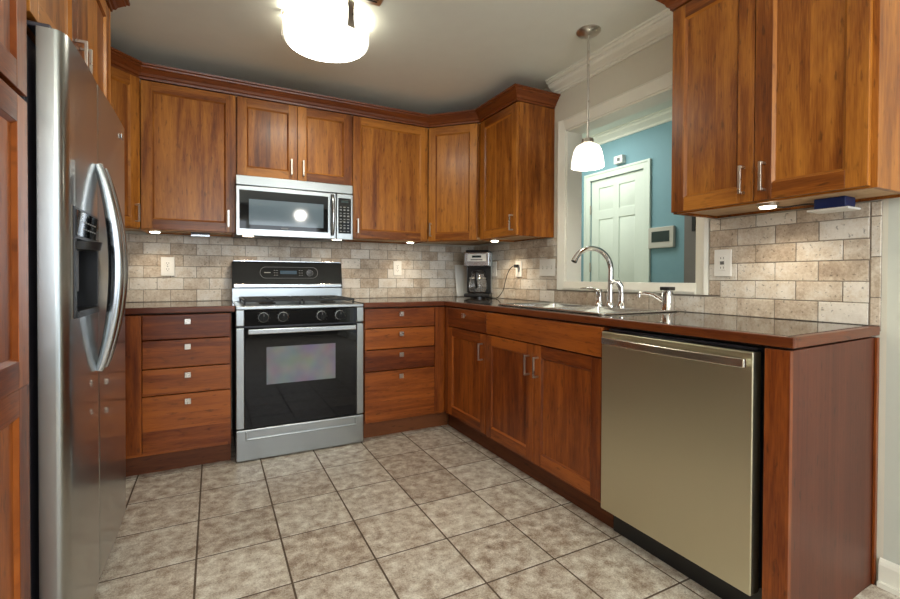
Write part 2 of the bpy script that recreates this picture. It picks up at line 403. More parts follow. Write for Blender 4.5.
# pass-through casing and jambs
cs = MB()
prof = lambda wd: [(0, 0), (wd, 0), (wd, .018), (wd-.014, .024), (wd-.03, .017), (.012, .014), (0, .009)]   # (across, thickness)
def casing_piece(mb, axis, p0, p1, inner, outer):
    # axis 'y': horizontal piece between y=p0..p1 from z=inner to z=outer; axis 'z': vertical
    wd = abs(outer-inner); sg = 1 if outer > inner else -1
    poly = [(-th, inner+sg*a_) for a_, th in prof(wd)]
    if axis == 'y': mb.prism(poly, p0, p1, axis='y') if False else mb.solid([(x, y, z) for y in (p0, p1) for x, z in poly], [tuple(range(7)), tuple(range(7, 14))[::-1]]+[(i, i+7, (i+1) % 7+7, (i+1) % 7) for i in range(7)])
    else: mb.solid([(x, y, z) for z in (p0, p1) for x, y in poly], [tuple(range(7)), tuple(range(7, 14))[::-1]]+[(i, i+7, (i+1) % 7+7, (i+1) % 7) for i in range(7)])
casing_piece(cs, 'z', 1.0075, 2.15, OY1, -1.128)
casing_piece(cs, 'z', 1.0075, 2.15, OY0, -2.19)
casing_piece(cs, 'y', OY0, OY1, OZ1, 2.15)
casing_piece(cs, 'y', OY0, OY1, OZ0, 1.0075)
cs.box(.0, .13, OY1-.012, OY1, OZ0, OZ1).box(0, .13, OY0, OY0+.012, OZ0, OZ1).box(0, .13, OY0, OY1, OZ0-.012, OZ0).box(0, .13, OY0, OY1, OZ1-.012, OZ1)
struct(cs.build('trim_3', WHITE, bevel=.001))
# crown moulding of the room (right wall)
cr = [(0, 2.345), (.012, 2.345), (.012, 2.360), (.020, 2.362), (.024, 2.372), (.050, 2.388), (.060, 2.402), (.060, 2.412), (.074, 2.414), (.078, 2.428), (.086, 2.428), (.086, CZ), (0, CZ)]
struct(MB().sweep([(0, -1.08), (0, -6.3)], cr, side=1).build('trim_4', WHITE, bevel=0, smooth=False))
bbp = [(0, 0), (.014, 0), (.014, .075), (.010, .086), (.004, .094), (0, .096)]
bb = MB().sweep([(0, -2.822), (0, -3.95)], bbp, side=1); bb.box(-.027, -.014, -3.95, -2.822, 0, .018)
struct(bb.build('baseboard_right', WHITE, bevel=.001))

# hall behind the pass-through
XD = 1.25; HZ = 2.47
struct(MB().box(.125, 1.45, -3.4, 1.6, HZ, HZ+.1).build('ceiling_hall', CEILP, bevel=0))
DY0, DY1, DZ = -.80, -.17, 2.05
wh = MB().box(XD, XD+.12, DY1, 1.5, 0, HZ).box(XD, XD+.12, -3.4, DY0, 0, HZ).box(XD, XD+.12, DY0, DY1, DZ, HZ)
struct(wh.build('wall_hall', BLUE, bevel=0))
struct(MB().box(1.10, XD-.001, -2.1, -1.285, 0, HZ-.0).build('wall_hall_side', TAUPE, bevel=0))
struct(MB().box(.125, XD, -3.4, -3.28, 0, HZ).build('wall_hall_front', BLUE, bevel=0))
struct(MB().box(.125, XD, 1.4, 1.5, 0, HZ).build('wall_hall_rear', BLUE, bevel=0))
hc = [(0, 2.385), (.012, 2.388), (.02, 2.405), (.06, 2.435), (.068, 2.45), (.08, 2.455), (.08, HZ), (0, HZ)]
struct(MB().sweep([(XD, 1.4), (XD, -1.2)], hc, side=1).build('trim_5', WHITE, bevel=0, smooth=False))
dc = MB()
for (y0, y1, z0, z1) in ((DY1, DY1+.075, 0, DZ+.07), (DY0-.07, DY0, 0, DZ+.07), (DY0, DY1, DZ, DZ+.07)):
    dc.box(XD-.016, XD, y0, y1, z0, z1)
dc.box(XD-.022, XD-.016, DY1+.055, DY1+.075, 0, DZ+.07).box(XD-.022, XD-.016, DY0-.07, DY0-.05, 0, DZ+.07).box(XD-.022, XD-.016, DY0-.05, DY1+.055, DZ+.05, DZ+.07)
struct(dc.build('trim_6', DOORP, bevel=.002))
# six-panel door
dd = MB(); X0 = XD+.006; wD = DY1-DY0
def field(y0, y1, z0, z1):
    dd.box(X0+.009, X0+.03, y0, y1, z0, z1)
    e_ = .018
    dd.solid([(X0+.009, y0+.006, z0+.006), (X0+.009, y1-.006, z0+.006), (X0+.009, y1-.006, z1-.006), (X0+.009, y0+.006, z1-.006),
              (X0+.002, y0+.006+e_, z0+.006+e_), (X0+.002, y1-.006-e_, z0+.006+e_), (X0+.002, y1-.006-e_, z1-.006-e_), (X0+.002, y0+.006+e_, z1-.006-e_)],
             [(0, 1, 5, 4), (1, 2, 6, 5), (2, 3, 7, 6), (3, 0, 4, 7), (4, 5, 6, 7)])
ys = [DY0+.004, DY0+.105, DY0+.285, DY0+.355, DY0+.53, DY1-.004]
zr = [.005, .22, .86, 1.0, 1.66, 1.745, 1.965, DZ-.004]
dd.box(X0, X0+.035, ys[0], ys[1], zr[0], zr[-1]).box(X0, X0+.035, ys[2], ys[3], zr[0], zr[-1]).box(X0, X0+.035, ys[4], ys[5], zr[0], zr[-1])
for a0, a1 in ((ys[1], ys[2]), (ys[3], ys[4])):
    for k in (0, 2, 4, 6): dd.box(X0, X0+.035, a0, a1, zr[k], zr[k+1])
    for k in (1, 3, 5): field(a0, a1, zr[k], zr[k+1])
door = struct(dd.build('door_1', DOORP, bevel=.0015))
for z in (1.72, 1.15, .3):
    MB().cyl((XD-.008, DY1-.002, 0), .008, .008, z, z+.09, n=12).build('hinge', NICKEL, door, bevel=.0005)['label'] = 'small metal door hinge'

# ================================================================== CABINETRY
ST = .058
def shaker(mb, x0, x1, z0, z1, t=.02, st=ST, th=0, depth=.009):
    """frame-and-panel leaf; face at y=-t, back at y=0"""
    tn = random.random
    mb.box(x0, x0+st, -t, 0, z0, z1).box(x1-st, x1, -t, 0, z0, z1)
    mb.box(x0+st, x1-st, -t, 0, z0, z0+st, g='x').box(x0+st, x1-st, -t, 0, z1-st, z1, g='x')
    a0, a1, c0, c1 = x0+st, x1-st, z0+st, z1-st; m_ = .009; y0, y1 = -t+.001, -t+depth
    V = [(a0, y0, c0), (a1, y0, c0), (a1, y0, c1), (a0, y0, c1), (a0+m_, y1, c0+m_), (a1-m_, y1, c0+m_), (a1-m_, y1, c1-m_), (a0+m_, y1, c1-m_)]
    mb.solid(V, [(0, 1, 5, 4), (2, 3, 7, 6)], 'x'); mb.solid(V, [(1, 2, 6, 5), (3, 0, 4, 7)], 'z')
    # the panel is glued up of boards
    n = max(1, round((a1-a0)/.14)); xs = [a0+m_]+[a0+m_+(a1-a0-2*m_)*(k+random.uniform(-.2, .2))/n for k in range(1, n)]+[a1-m_]
    base = random.random()
    for k in range(n):
        q = random.uniform(-.25, .25)
        mb.face([(xs[k], y1, c0+m_), (xs[k+1], y1, c0+m_), (xs[k+1], y1, c1-m_), (xs[k], y1, c1-m_)],
                [(xs[k]+base*7+k*.6, c0), (xs[k+1]+base*7+k*.6, c0), (xs[k+1]+base*7+k*.6, c1), (xs[k]+base*7+k*.6, c1)], .5+q+base*.3-.15)
    return mb
def bar_pull(parent, x, z0, z1, yf, name='handle'):
    m = MB(); s_ = .0052
    m.box(x-s_, x+s_, yf-.033, yf-.024, z0, z1)
    m.box(x-s_, x+s_, yf-.024, yf, z0, z0+.009).box(x-s_, x+s_, yf-.024, yf, z1-.009, z1)
    return m.build(name, NICKEL, parent, bevel=.0012)
def knob(parent, x, z, yf):
    m = MB(); m.cyl((x, yf, z), .006, .006, 0, .016, axis='y', n=12)
    m.box(x-.015, x+.015, yf-.024, yf-.015, z-.015, z+.015)
    return m.build('knob', NICKEL, parent, bevel=.0015)
def leaf(root, x0, x1, z0, z1, yf=0, hx=None, hz=None, mat=None, name='door'):
    o = shaker(MB(), x0, x1, z0, z1).build(name, mat or W_, root, bevel=.0016); o.location = (0, yf, 0)
    if hx is not None:
        h = bar_pull(o, hx, hz, hz+.105, -.02); 
    return o
def drawer(root, x0, x1, z0, z1, yf=0, kx=None, boards=1, mat=None, name='drawer'):
    m = MB()
    zs = [z0]+[z0+(z1-z0)*(k+random.uniform(-.12, .12))/boards for k in range(1, boards)]+[z1]
    if boards == 1: m.box(x0, x1, -.02, 0, z0, z1, g='x')
    else:
        for k in range(boards): m.box(x0, x1, -.02, 0, zs[k], zs[k+1], g='x')
    o = m.build(name, mat or W_BASE, root, bevel=.004 if boards == 1 else .0005); o.location = (0, yf, 0)
    if kx is not None: knob(o, kx, z1-.038, -.02)
    return o
def upper(label, loc, rotz, w_, z0, z1, depth, doors, side=(False, False), bottom=W_IN, poly=None, name='wall_cabinet'):
    """origin: lower front-left corner of the carcass face; local +y goes into the wall. doors: list of (x0,x1,hx)"""
    root = thing(name, label, 'cabinet', (loc[0], loc[1], 0), rotz, None)
    c = MB()
    if poly is None:
        c.box(0, .018, .0, depth, z0, z1).box(w_-.018, w_, .0, depth, z0, z1)
        c.box(.018, w_-.018, depth-.012, depth, z0, z1); c.box(.018, w_-.018, 0, depth-.012, z1-.018, z1, g='x')
        c.box(.018, w_-.018, 0, .018, z0, z0+.03, g='x').box(.018, w_-.018, 0, .018, z1-.07, z1-.018, g='x')
        c.build('body', W_, root, bevel=.001)
        MB().box(.0185, w_-.0185, .0185, depth-.0125, z0+.010, z0+.024, g='x', tone=.6).build('underside', bottom, root, bevel=0)
    else:
        c.prism(poly, z0+.024, z1, g='z').build('body', W_, root, bevel=.001)
        MB().prism(poly, z0+.010, z0+.0235, g='x', tone=.6).build('underside', bottom, root, bevel=0)
        fr = MB(); fr.box(0, w_, -.0, .018, z0, z0+.0095, g='x').build('bottom_rail', W_, root, bevel=.001)
    for (x0, x1, hx) in doors:
        leaf(root, x0, x1, z0+.006, z1-.004, -.0005, hx, z0+.038)
    return root
ZB, ZT = 1.368, 2.258
FU = -.30       # carcass face of wall cabinets; doors stand 20 mm proud
G = .0015
# left diagonal corner
q = .405
upper('narrow-looking diagonal corner wall cabinet half hidden behind the refrigerator', (-2.795, -.605), R(45), q, ZB, ZT, .3, [(.008, q-.008, q-.036)],
      poly=[(0, .001), (q, .001), (q+.2, .19), (q/2, .62), (-.2, .19)])
# left of the microwave
upper('single-door cherry wall cabinet directly left of the microwave, handle low at its right', (-2.502, FU), 0, .520, ZB, ZT, .298, [(.004, .516, .474)])
# above the microwave
r0 = upper('short two-door cherry wall cabinet directly above the microwave', (-1.980, FU), 0, .761, 1.740, ZT, .298, [(.004, .379, .338), (.382, .757, .416)])
# right of the microwave
upper('single-door cherry wall cabinet directly right of the microwave, handle low at its left', (-1.217, FU), 0, .608, ZB, ZT, .298, [(.004, .598, .034)])
# right diagonal corner
upper('diagonal corner wall cabinet above the coffee maker', (-.604, -.302), R(-45), q, ZB, ZT, .3, [(.008, q-.008, .030)],
      poly=[(0, .001), (q, .001), (q+.2, .19), (q/2, .62), (-.2, .19)])
# right wall, far
upper('cherry wall cabinet with exposed side, between corner cabinet and pass-through opening', (-.30, -.612), R(-90), .468, ZB, ZT, .298, [(.006, .464, .424)])
# right wall, near
upper('large two-door cherry wall cabinet at the upper right, nearest the camera', (-.30, -2.2150), R(-90), .690, ZB, ZT, .298, [(.003, .3415, .308), (.345, .674, .380)])

# crown of the wall cabinets
def ccrown(zb=2.256):
    return [(-.018, zb), (.004, zb), (.006, zb+.012), (.014, zb+.016), (.020, zb+.030), (.040, zb+.052), (.046, zb+.056), (.048, zb+.064), (.058, zb+.068), (.060, zb+.078), (-.018, zb+.078)]
def dz(p): return [(o_, z+.0035) for o_, z in p]
m = MB().sweep([(-3.09, -.875+.27), (-2.80, -.62), (-2.508, -.321), (-.612, -.321), (-.322, -.613), (-.322, -1.082), (-.004, -1.082)], dz(ccrown()), side=1)
tag(m.build('crown_moulding', W_EDGE, bevel=0, smooth=False), 'cherry crown moulding running along the back wall cabinets and round both corners', 'moulding')
m = MB().sweep([(-.004, -2.213), (-.322, -2.213), (-.322, -2.907), (-.004, -2.907)], dz(ccrown()), side=1)
tag(m.build('crown_moulding', W_EDGE, bevel=0, smooth=False), 'cherry crown moulding on top of the near right wall cabinet', 'moulding')

# ---- base cabinets
FB = -.645; TK = .115
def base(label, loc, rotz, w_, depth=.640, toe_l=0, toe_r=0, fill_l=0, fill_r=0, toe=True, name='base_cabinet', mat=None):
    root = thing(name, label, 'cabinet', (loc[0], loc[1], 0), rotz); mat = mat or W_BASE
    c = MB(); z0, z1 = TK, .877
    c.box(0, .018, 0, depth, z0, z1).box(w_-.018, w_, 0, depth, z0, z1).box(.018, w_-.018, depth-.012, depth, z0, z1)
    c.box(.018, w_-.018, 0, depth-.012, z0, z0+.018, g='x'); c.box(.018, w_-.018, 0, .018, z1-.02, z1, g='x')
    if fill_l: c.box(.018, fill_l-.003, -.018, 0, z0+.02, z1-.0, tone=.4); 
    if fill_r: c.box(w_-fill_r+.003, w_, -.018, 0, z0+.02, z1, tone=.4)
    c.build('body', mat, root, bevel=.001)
    k = MB().box(-toe_l, w_+toe_r, .055, .071, 0.0, TK-.0005, g='x'); k.box(0, .016, .071, depth, 0, TK-.0005).box(w_-.016, w_, .071, depth, 0, TK-.0005)
    k.build('toe_kick', W_DARK, root, bevel=.001)
    return root
# left stack
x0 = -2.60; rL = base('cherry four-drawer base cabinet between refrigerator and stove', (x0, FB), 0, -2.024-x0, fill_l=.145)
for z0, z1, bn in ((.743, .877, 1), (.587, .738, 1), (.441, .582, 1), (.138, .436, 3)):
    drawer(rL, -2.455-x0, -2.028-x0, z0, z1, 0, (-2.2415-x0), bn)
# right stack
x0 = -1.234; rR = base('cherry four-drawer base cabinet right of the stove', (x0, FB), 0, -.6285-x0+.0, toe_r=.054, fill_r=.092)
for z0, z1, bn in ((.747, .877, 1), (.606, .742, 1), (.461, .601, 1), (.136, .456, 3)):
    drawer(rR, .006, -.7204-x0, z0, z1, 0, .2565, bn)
# right run
XFc = -.628
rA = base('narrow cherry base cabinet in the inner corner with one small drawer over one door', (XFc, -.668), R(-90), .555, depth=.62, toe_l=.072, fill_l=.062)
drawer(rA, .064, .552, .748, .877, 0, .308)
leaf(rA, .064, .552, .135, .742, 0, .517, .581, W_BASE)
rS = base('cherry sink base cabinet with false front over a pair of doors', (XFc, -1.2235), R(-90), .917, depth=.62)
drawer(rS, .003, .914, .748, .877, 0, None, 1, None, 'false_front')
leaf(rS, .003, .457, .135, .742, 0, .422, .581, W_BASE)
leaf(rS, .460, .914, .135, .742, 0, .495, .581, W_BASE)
# end panel and filler beside the dishwasher
pe = thing('end_panel', 'tall cherry end panel with front stile closing the counter run beside the dishwasher', 'cabinet panel', (-.648, -2.842, 0), R(3.2))
MB().box(0, .02, 0, .066, 0, .8785, tone=.35).build('stile', W_BASE, pe, bevel=.0015)
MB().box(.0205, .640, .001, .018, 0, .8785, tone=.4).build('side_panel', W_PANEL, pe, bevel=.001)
MB().box(.622, .642, -.008, .0, 0, .8785, tone=.3).build('scribe_strip', W_BASE, pe, bevel=.001)

# ---- countertops
CT0, CT1 = .879, .918
cl = thing('countertop', 'short dark stone countertop with wood edge left of the stove', 'countertop', (0, 0, 0))
MB().box(-3.108, -2.004, -.640, -.0125, CT0, CT1+.0005).build('slab', GRANITE, cl, bevel=.001)
MB().box(-3.108, -2.004, -.668, -.6405, CT0+.007, CT1, g='x', tone=.5).build('edge_strip', W_EDGE, cl, bevel=.004)
crt = thing('countertop', 'long dark polished stone countertop with cherry edge running past the sink', 'countertop', (0, 0, 0))
CX, CY = -.645, -2.850
SX0, SX1, SY0, SY1 = -.520, -.125, -2.020, -1.245       # sink cut-out
mb = MB()
mb.box(-1.235, -.0125, -.640, -.0125, CT0, CT1+.0005)
mb.box(CX+.0285, -.0125, SY1, -.6405, CT0, CT1+.0005).box(CX+.0285, SX0, SY0, SY1, CT0, CT1+.0005).box(SX1, -.0125, SY0, SY1, CT0, CT1+.0005)
mb.prism([(CX+.0285, CY+.0300), (-.0125, CY+.0655), (-.0125, SY0), (CX+.0285, SY0)], CT0, CT1+.0005)
mb.build('slab', GRANITE, crt, bevel=0)
e = MB().box(-1.235, CX, -.668, -.6405, CT0+.007, CT1, g='x', tone=.5).box(CX, CX+.028, CY+.001, -.6405, CT0+.007, CT1, g='y', tone=.5)
e.prism([(CX+.0005, CY), (-.004, CY+.036), (-.004, CY+.064), (CX+.0005, CY+.028)], CT0+.007, CT1, g='x', tone=.45)
e.build('edge_strip', W_EDGE, crt, bevel=.004)

# ---- pantry and cabinet above the refrigerator
XP = -2.525
pr = thing('pantry_cabinet', 'tall cherry pantry cabinet at the left edge, in front of the refrigerator', 'cabinet', (XP, -2.785, 0), R(90))
c = MB().box(0, .018, 0, .58, TK, 2.222).box(.632, .65, 0, .58, TK, 2.222).box(.018, .632, .568, .58, TK, 2.222).box(.018, .632, 0, .568, TK, TK+.018).box(.018, .632, 0, .568, 2.204, 2.222)
c.build('body', W_BASE, pr, bevel=.001)
MB().box(0, .65, .06, .076, 0, TK-.0005, g='x').build('toe_kick', W_DARK, pr, bevel=.001)
m = shaker(MB(), .003, .648, 1.508, 2.214, st=.062); m.build('door', W_BASE, pr, bevel=.0016)
m = shaker(shaker(MB(), .003, .648, .125, .86+.03, st=.062), .003, .648, .83, 1.49, st=.062) if False else MB()
shaker(m, .003, .648, .830, 1.494, st=.062); shaker(m, .003, .648, .125, .829, st=.062)
m.build('door', W_BASE, pr, bevel=.0008)
fc = thing('over_fridge_cabinet', 'deep two-door cherry cabinet above the refrigerator', 'cabinet', (XP, -2.117, 0), R(90))
c = MB().box(0, .018, 0, .58, 1.715, 2.222).box(.940, .963, 0, .58, 1.715, 2.222).box(.018, .940, 0.568, .58, 1.715, 2.222).box(.018, .940, 0, .568, 1.715, 1.733, g='x').box(.018, .940, 0, .568, 2.204, 2.222, g='x')
c.box(.940, .963, -.02, 0, 1.715, 2.222)
c.build('body', W_, fc, bevel=.001)
leaf(fc, .003, .427, 1.722, 2.214, 0, .400, 1.735)
leaf(fc, .430, .938, 1.722, 2.214, 0, .460, 1.735)
m = MB().sweep([(XP+.022, -2.785), (XP+.022, -1.150), (-3.108, -1.150)], dz(ccrown(2.220)), side=1)
tag(m.build('crown_moulding', W_EDGE, bevel=0, smooth=False), 'cherry crown moulding above the refrigerator and pantry cabinets', 'moulding')
# end gable carrying the cabinet on the far side of the refrigerator
gb = MB().box(-3.105, XP-.03, -1.172, -1.154, 0, 1.7145)
tag(gb.build('refrigerator_gable', W_BASE, bevel=.001), 'thin cherry gable panel standing behind the far side of the refrigerator', 'cabinet panel')

# ================================================================== REFRIGERATOR
XF = -2.442; FY0, FY1, FS = -2.100, -1.228, -1.748
fr = thing('refrigerator', 'side-by-side stainless refrigerator with ice and water dispenser', 'refrigerator', (-2.80, (FY0+FY1)/2, 0))
ox, oy = -2.80, (FY0+FY1)/2
MB().box(-3.08-ox, -2.5195-ox, FY0+.002-oy, FY1-.012-oy, .03, 1.68).build('body', DGREY, fr, bevel=.004)
def door_profile(y0, y1, r0, r1, bow=.003):
    """outline in plan of one door leaf, rounded outer edge radius r0 at y0 / r1 at y1"""
    P = [(-2.499, y0), (-2.499, y1)]
    n = 8
    for k in range(n+1):                      # y1 corner
        a_ = math.pi/2*k/n; P.append((XF-r1*.55+r1*.55*math.sin(a_), y1-r1+r1*math.cos(a_)))
    for k in range(1, 6):
        s_ = k/6; P.append((XF+bow*math.sin(math.pi*s_), y1-r1+(y0+r0-y1+r1)*s_))
    for k in range(n+1):
        a_ = math.pi/2*k/n; P.append((XF-r0*.55+r0*.55*math.cos(a_), y0+r0-r0*math.sin(a_)))
    return [(x-ox, y-oy) for x, y in P][::-1]
def fdoor(y0, y1, r0, r1, hole=None):
    m = MB(); pf = door_profile(y0, y1, r0, r1); ZA, ZBt = .11, 1.697
    if not hole: m.prism(pf, ZA, ZBt)
    else:
        h0, h1, hy0, hy1 = hole
        m.prism(pf, ZA, h0).prism(pf, h1, ZBt)
        # strips beside the dispenser opening
        A = [p for p in door_profile(y0, hy0, r0, .0005)]; B = [p for p in door_profile(hy1, y1, .0005, r1)]
        m.prism(A, h0, h1).prism(B, h0, h1)
        m.box(-2.499-ox, -2.4978-ox, hy0-oy, hy1-oy, h0, h1)
    return m
d1 = fdoor(FY0, FS-.003, .042, .006, (.973, 1.27, -2.050, -1.772)).build('freezer_door', STEEL_F, fr, bevel=0)
d2 = fdoor(FS+.003, FY1, .006, .042).build('fridge_door', STEEL_F, fr, bevel=0)
def bow_handle(par, y):
    pts = []; n = 26
    for k in range(n+1):
        s_ = k/n; z = .79+(1.435-.79)*s_
        pts.append((XF+.006+.047*math.sin(math.pi*s_)**.8-ox, y-oy, z))
    rad = [.010+.007*math.sin(math.pi*k/n) for k in range(n+1)]
    return MB().tube(pts, rad, n=14, flat=(1, 1.25)).build('handle', STEEL_H, par, bevel=0)
bow_handle(d1, FS-.036); bow_handle(d2, FS+.036)
ds = MB()   # dispenser: black frame, slanted control face, recess
Y0, Y1 = -2.0495-oy, -1.7725-oy; xf = XF-ox
ds.box(xf-.0553, xf+.006, Y0, Y1, 1.185, 1.2695)
ds.box(xf-.0553, xf+.006, Y0, Y0+.018, .9735, 1.185).box(xf-.0553, xf+.006, Y1-.018, Y1, .9735, 1.185)
ds.box(xf-.0553, xf-.052, Y0+.018, Y1-.018, .9735, 1.185).box(xf-.052, xf+.010, Y0+.018, Y1-.018, .9735, .992)
dsp = ds.build('dispenser', BLACKP, d1, bevel=.002)
MB().box(xf+.0062, xf+.0078, Y0+.012, Y1-.012, 1.194, 1.262).build('control_panel', BLACKG, dsp, bevel=0)
mk = MB()
for k in range(6):
    for j in range(2):
        mk.box(xf+.0079, xf+.0083, Y0+.075+k*.026, Y0+.090+k*.026, 1.214+j*.020, 1.2175+j*.020)
mk.build('control_marks', MARK, dsp, bevel=0)
MB().box(xf-.051, xf-.030, Y0+.07, Y0+.115, 1.04, 1.184).box(xf-.051, xf-.030, Y0+.165, Y0+.21, 1.04, 1.184).build('paddle', GREYP, dsp, bevel=.003)
MB().cyl((-2.80+2.80+xf-.02, (Y0+Y1)/2, 0), .055, .06, 1.160, 1.1845, n=24).build('nozzle_hood', BLACKP, dsp, bevel=.002)
MB().box(xf-.0+.004, xf+.0075, -1.372-oy, -1.335-oy, 1.630, 1.648).build('badge', STEEL_H, d2, bevel=.001)['label'] = 'small bright maker plate'
MB().box(xf-.078, xf-.030, FY0+.005-oy, FY0+.15-oy, 1.6975, 1.709).build('hinge_cover', DGREY, fr, bevel=.004)
MB().box(xf-.078, xf-.030, FY1-.15-oy, FY1-.005-oy, 1.6975, 1.709).build('hinge_cover', DGREY, fr, bevel=.004)
gr = MB().box(-2.56-ox, -2.50-ox, FY0+.02-oy, FY1-.02-oy, .004, .100)
for k in range(5): gr.box(-2.50-ox, -2.496-ox, FY0+.03-oy, FY1-.03-oy, .018+k*.016, .026+k*.016)
gr.build('bottom_grille', BLACKP, fr, bevel=.001)

# ================================================================== RANGE
XR0, XR1 = -2.0005, -1.2385; Wd = XR1-XR0
rg = thing('gas_range', 'stainless gas range with black glass oven door', 'stove', (XR0, 0, 0))
YF = -.672
MB().box(.002, Wd-.002, -.635, -.02, .03, .885).build('body', DGREY, rg, bevel=.002)
fr_ = MB(); 
for xa_ in (0, Wd-.047): MB().box(xa_, xa_+.047, YF, -.636, .797, .893).build('corner_cap', STEEL, rg, bevel=.006, seg=3)
cp = MB().solid([(.0475, YF+.004, .797), (Wd-.0475, YF+.004, .797), (Wd-.0475, -.636, .797), (.0475, -.636, .797), (.0475, YF+.004, .890), (Wd-.0475, YF+.004, .890), (Wd-.0475, -.636, .890), (.0475, -.636, .890)],
                [(0, 3, 2, 1), (4, 5, 6, 7), (0, 1, 5, 4), (1, 2, 6, 5), (2, 3, 7, 6), (3, 0, 4, 7)]).build('control_panel', BLACKG, rg, bevel=.001)
for kx in (-1.850, -1.739, -1.511, -1.396):
    k = MB(); X = kx-XR0; k.lathe([(.030, 0), (.030, .004), (.0285, .005)], (X, YF+.006, .846), 'y', 32)
    bz = k.build('knob_bezel', STEEL_H, cp, bevel=0)
    kk = MB().lathe([(.027, .004), (.0265, .018), (.024, .022), (0, .022)], (X, YF+.006, .846), 'y', 28)
    kk.box(X-.004, X+.004, YF-.028, YF-.016, .824, .868)
    kn = kk.build('knob', plain('knob_black', (.006, .006, .006), .5, spec=.2), cp, bevel=.0012)
    MB().box(X-.0012, X+.0012, YF-.0286, YF-.0281, .853, .867).build('pointer', MARK, kn, bevel=0)
    tk = MB()
    for q_ in range(9):
        an = R(-40+q_*32.5); tk.box(X+.036*math.cos(an)-.001, X+.036*math.cos(an)+.001, YF+.0005, YF+.0012, .846+.036*math.sin(an)-.001, .846+.036*math.sin(an)+.001)
    tk.build('dial_marks', MARK, cp, bevel=0)
# oven door: steel side strips, black glass, window, bar handle
od = thing('oven_door', '', None); del od['label']
od.parent = rg
for xa_ in (0, Wd-.047): MB().box(xa_, xa_+.047, YF, -.637, .196, .788).build('door_stile', STEEL, od, bevel=.006, seg=3)
MB().box(.0475, Wd-.0475, YF+.003, -.637, .196, .788).build('door_glass', BLACKG, od, bevel=.002)
MB().box(.167, .577, YF+.0018, YF+.0029, .445, .668).build('oven_window', OVENW, od, bevel=0)
h = MB().box(.062, Wd-.062, YF-.050, YF-.034, .752, .783)
h.box(.075, .10, YF-.034, YF+.002, .758, .777).box(Wd-.10, Wd-.075, YF-.034, YF+.002, .758, .777)
h.build('handle', STEEL_H, od, bevel=.006, seg=3)
dr = MB().box(0, Wd, YF, -.637, .006, .190)
dro = dr.build('bottom_drawer', STEEL, rg, bevel=.007, seg=3)
# recessed pull lip on the drawer
pl = MB(); pl.box(.052, Wd-.052, YF-.010, YF, .128, .137, g='x').box(.052, .060, YF-.010, YF, .137, .180).box(Wd-.060, Wd-.052, YF-.010, YF, .137, .180)
pl.build('pull_lip', STEEL, dro, bevel=.003)
for X in (.05, Wd-.05):
    for Y in (-.58, -.08): MB().cyl((X, Y, 0), .018, .018, .0, .0295, n=14).build('foot', BLACKP, rg, bevel=0)
# cooktop
ck = MB().box(0, Wd, YF, -.06, .8935, .914)
cto = ck.build('cooktop', STEEL, rg, bevel=.005, seg=3)
MB().box(.05, Wd-.05, -.60, -.11, .9145, .9165).build('burner_pan', BLACKP, cto, bevel=0)
for bx_, by_ in ((.19, -.48), (.19, -.23), (Wd-.19, -.48), (Wd-.19, -.23)):
    MB().lathe([(.050, .917), (.050, .924), (.036, .926), (.036, .932), (.030, .935), (0, .935)], (bx_, by_, 0), 'z', 24).build('burner', BLACKI, cto, bevel=0)
for gx0, gx1 in ((.045, Wd/2-.006), (Wd/2+.006, Wd-.045)):
    g_ = MB(); s_ = .006; zt = .949
    for Y in (-.605, -.355, -.105): g_.box(gx0, gx1, Y-s_, Y+s_, zt-.014, zt)
    for X in (gx0+s_, gx1-s_): g_.box(X-s_, X+s_, -.605, -.105, zt-.014, zt)
    cxm = (gx0+gx1)/2
    for Y in (-.48, -.23):
        g_.box(gx0, cxm-.03, Y-.005, Y+.005, zt-.012, zt).box(cxm+.03, gx1, Y-.005, Y+.005, zt-.012, zt)
        g_.box(cxm-.005, cxm+.005, Y-.12, Y-.03, zt-.012, zt).box(cxm-.005, cxm+.005, Y+.03, Y+.12, zt-.012, zt)
    for X in (gx0+s_, gx1-s_):
        for Y in (-.60, -.11): g_.box(X-s_, X+s_, Y-s_, Y+s_, .9167, zt-.013)
    g_.build('grate', BLACKI, cto, bevel=.002)
# backguard
MB().box(0, Wd, -.100, -.016, .9145, 1.010).build('backguard_base', STEEL, rg, bevel=.003)
bp = MB().solid([(0, -.118, 1.006), (Wd, -.118, 1.006), (Wd, -.016, 1.006), (0, -.016, 1.006), (0, -.085, 1.192), (Wd, -.085, 1.192), (Wd, -.016, 1.192), (0, -.016, 1.192)],
                [(0, 3, 2, 1), (4, 5, 6, 7), (0, 1, 5, 4), (1, 2, 6, 5), (2, 3, 7, 6), (3, 0, 4, 7)])
bgo = bp.build('backguard', BLACKG, rg, bevel=.003)
MB().box(.006, Wd-.006, -.128, -.112, 1.008, 1.038).build('lower_trim', STEEL_H, bgo, bevel=.007, seg=3)
MB().box(.006, Wd-.006, -.098, -.016, 1.1925, 1.204).build('upper_trim', STEEL_H, bgo, bevel=.004)
def slant(x0, x1, z0, z1, th=.0012):
    fy = lambda z: -.118+(z-1.006)/.186*.033-.0006
    return [(x0, fy(z0)-th, z0), (x1, fy(z0)-th, z0), (x1, fy(z0), z0), (x0, fy(z0), z0), (x0, fy(z1)-th, z1), (x1, fy(z1)-th, z1), (x1, fy(z1), z1), (x0, fy(z1), z1)]
BF = [(0, 3, 2, 1), (4, 5, 6, 7), (0, 1, 5, 4), (1, 2, 6, 5), (2, 3, 7, 6), (3, 0, 4, 7)]
MB().solid(slant(.315, .430, 1.108, 1.132), BF).build('clock_display', LCD, bgo, bevel=0)
mk = MB()
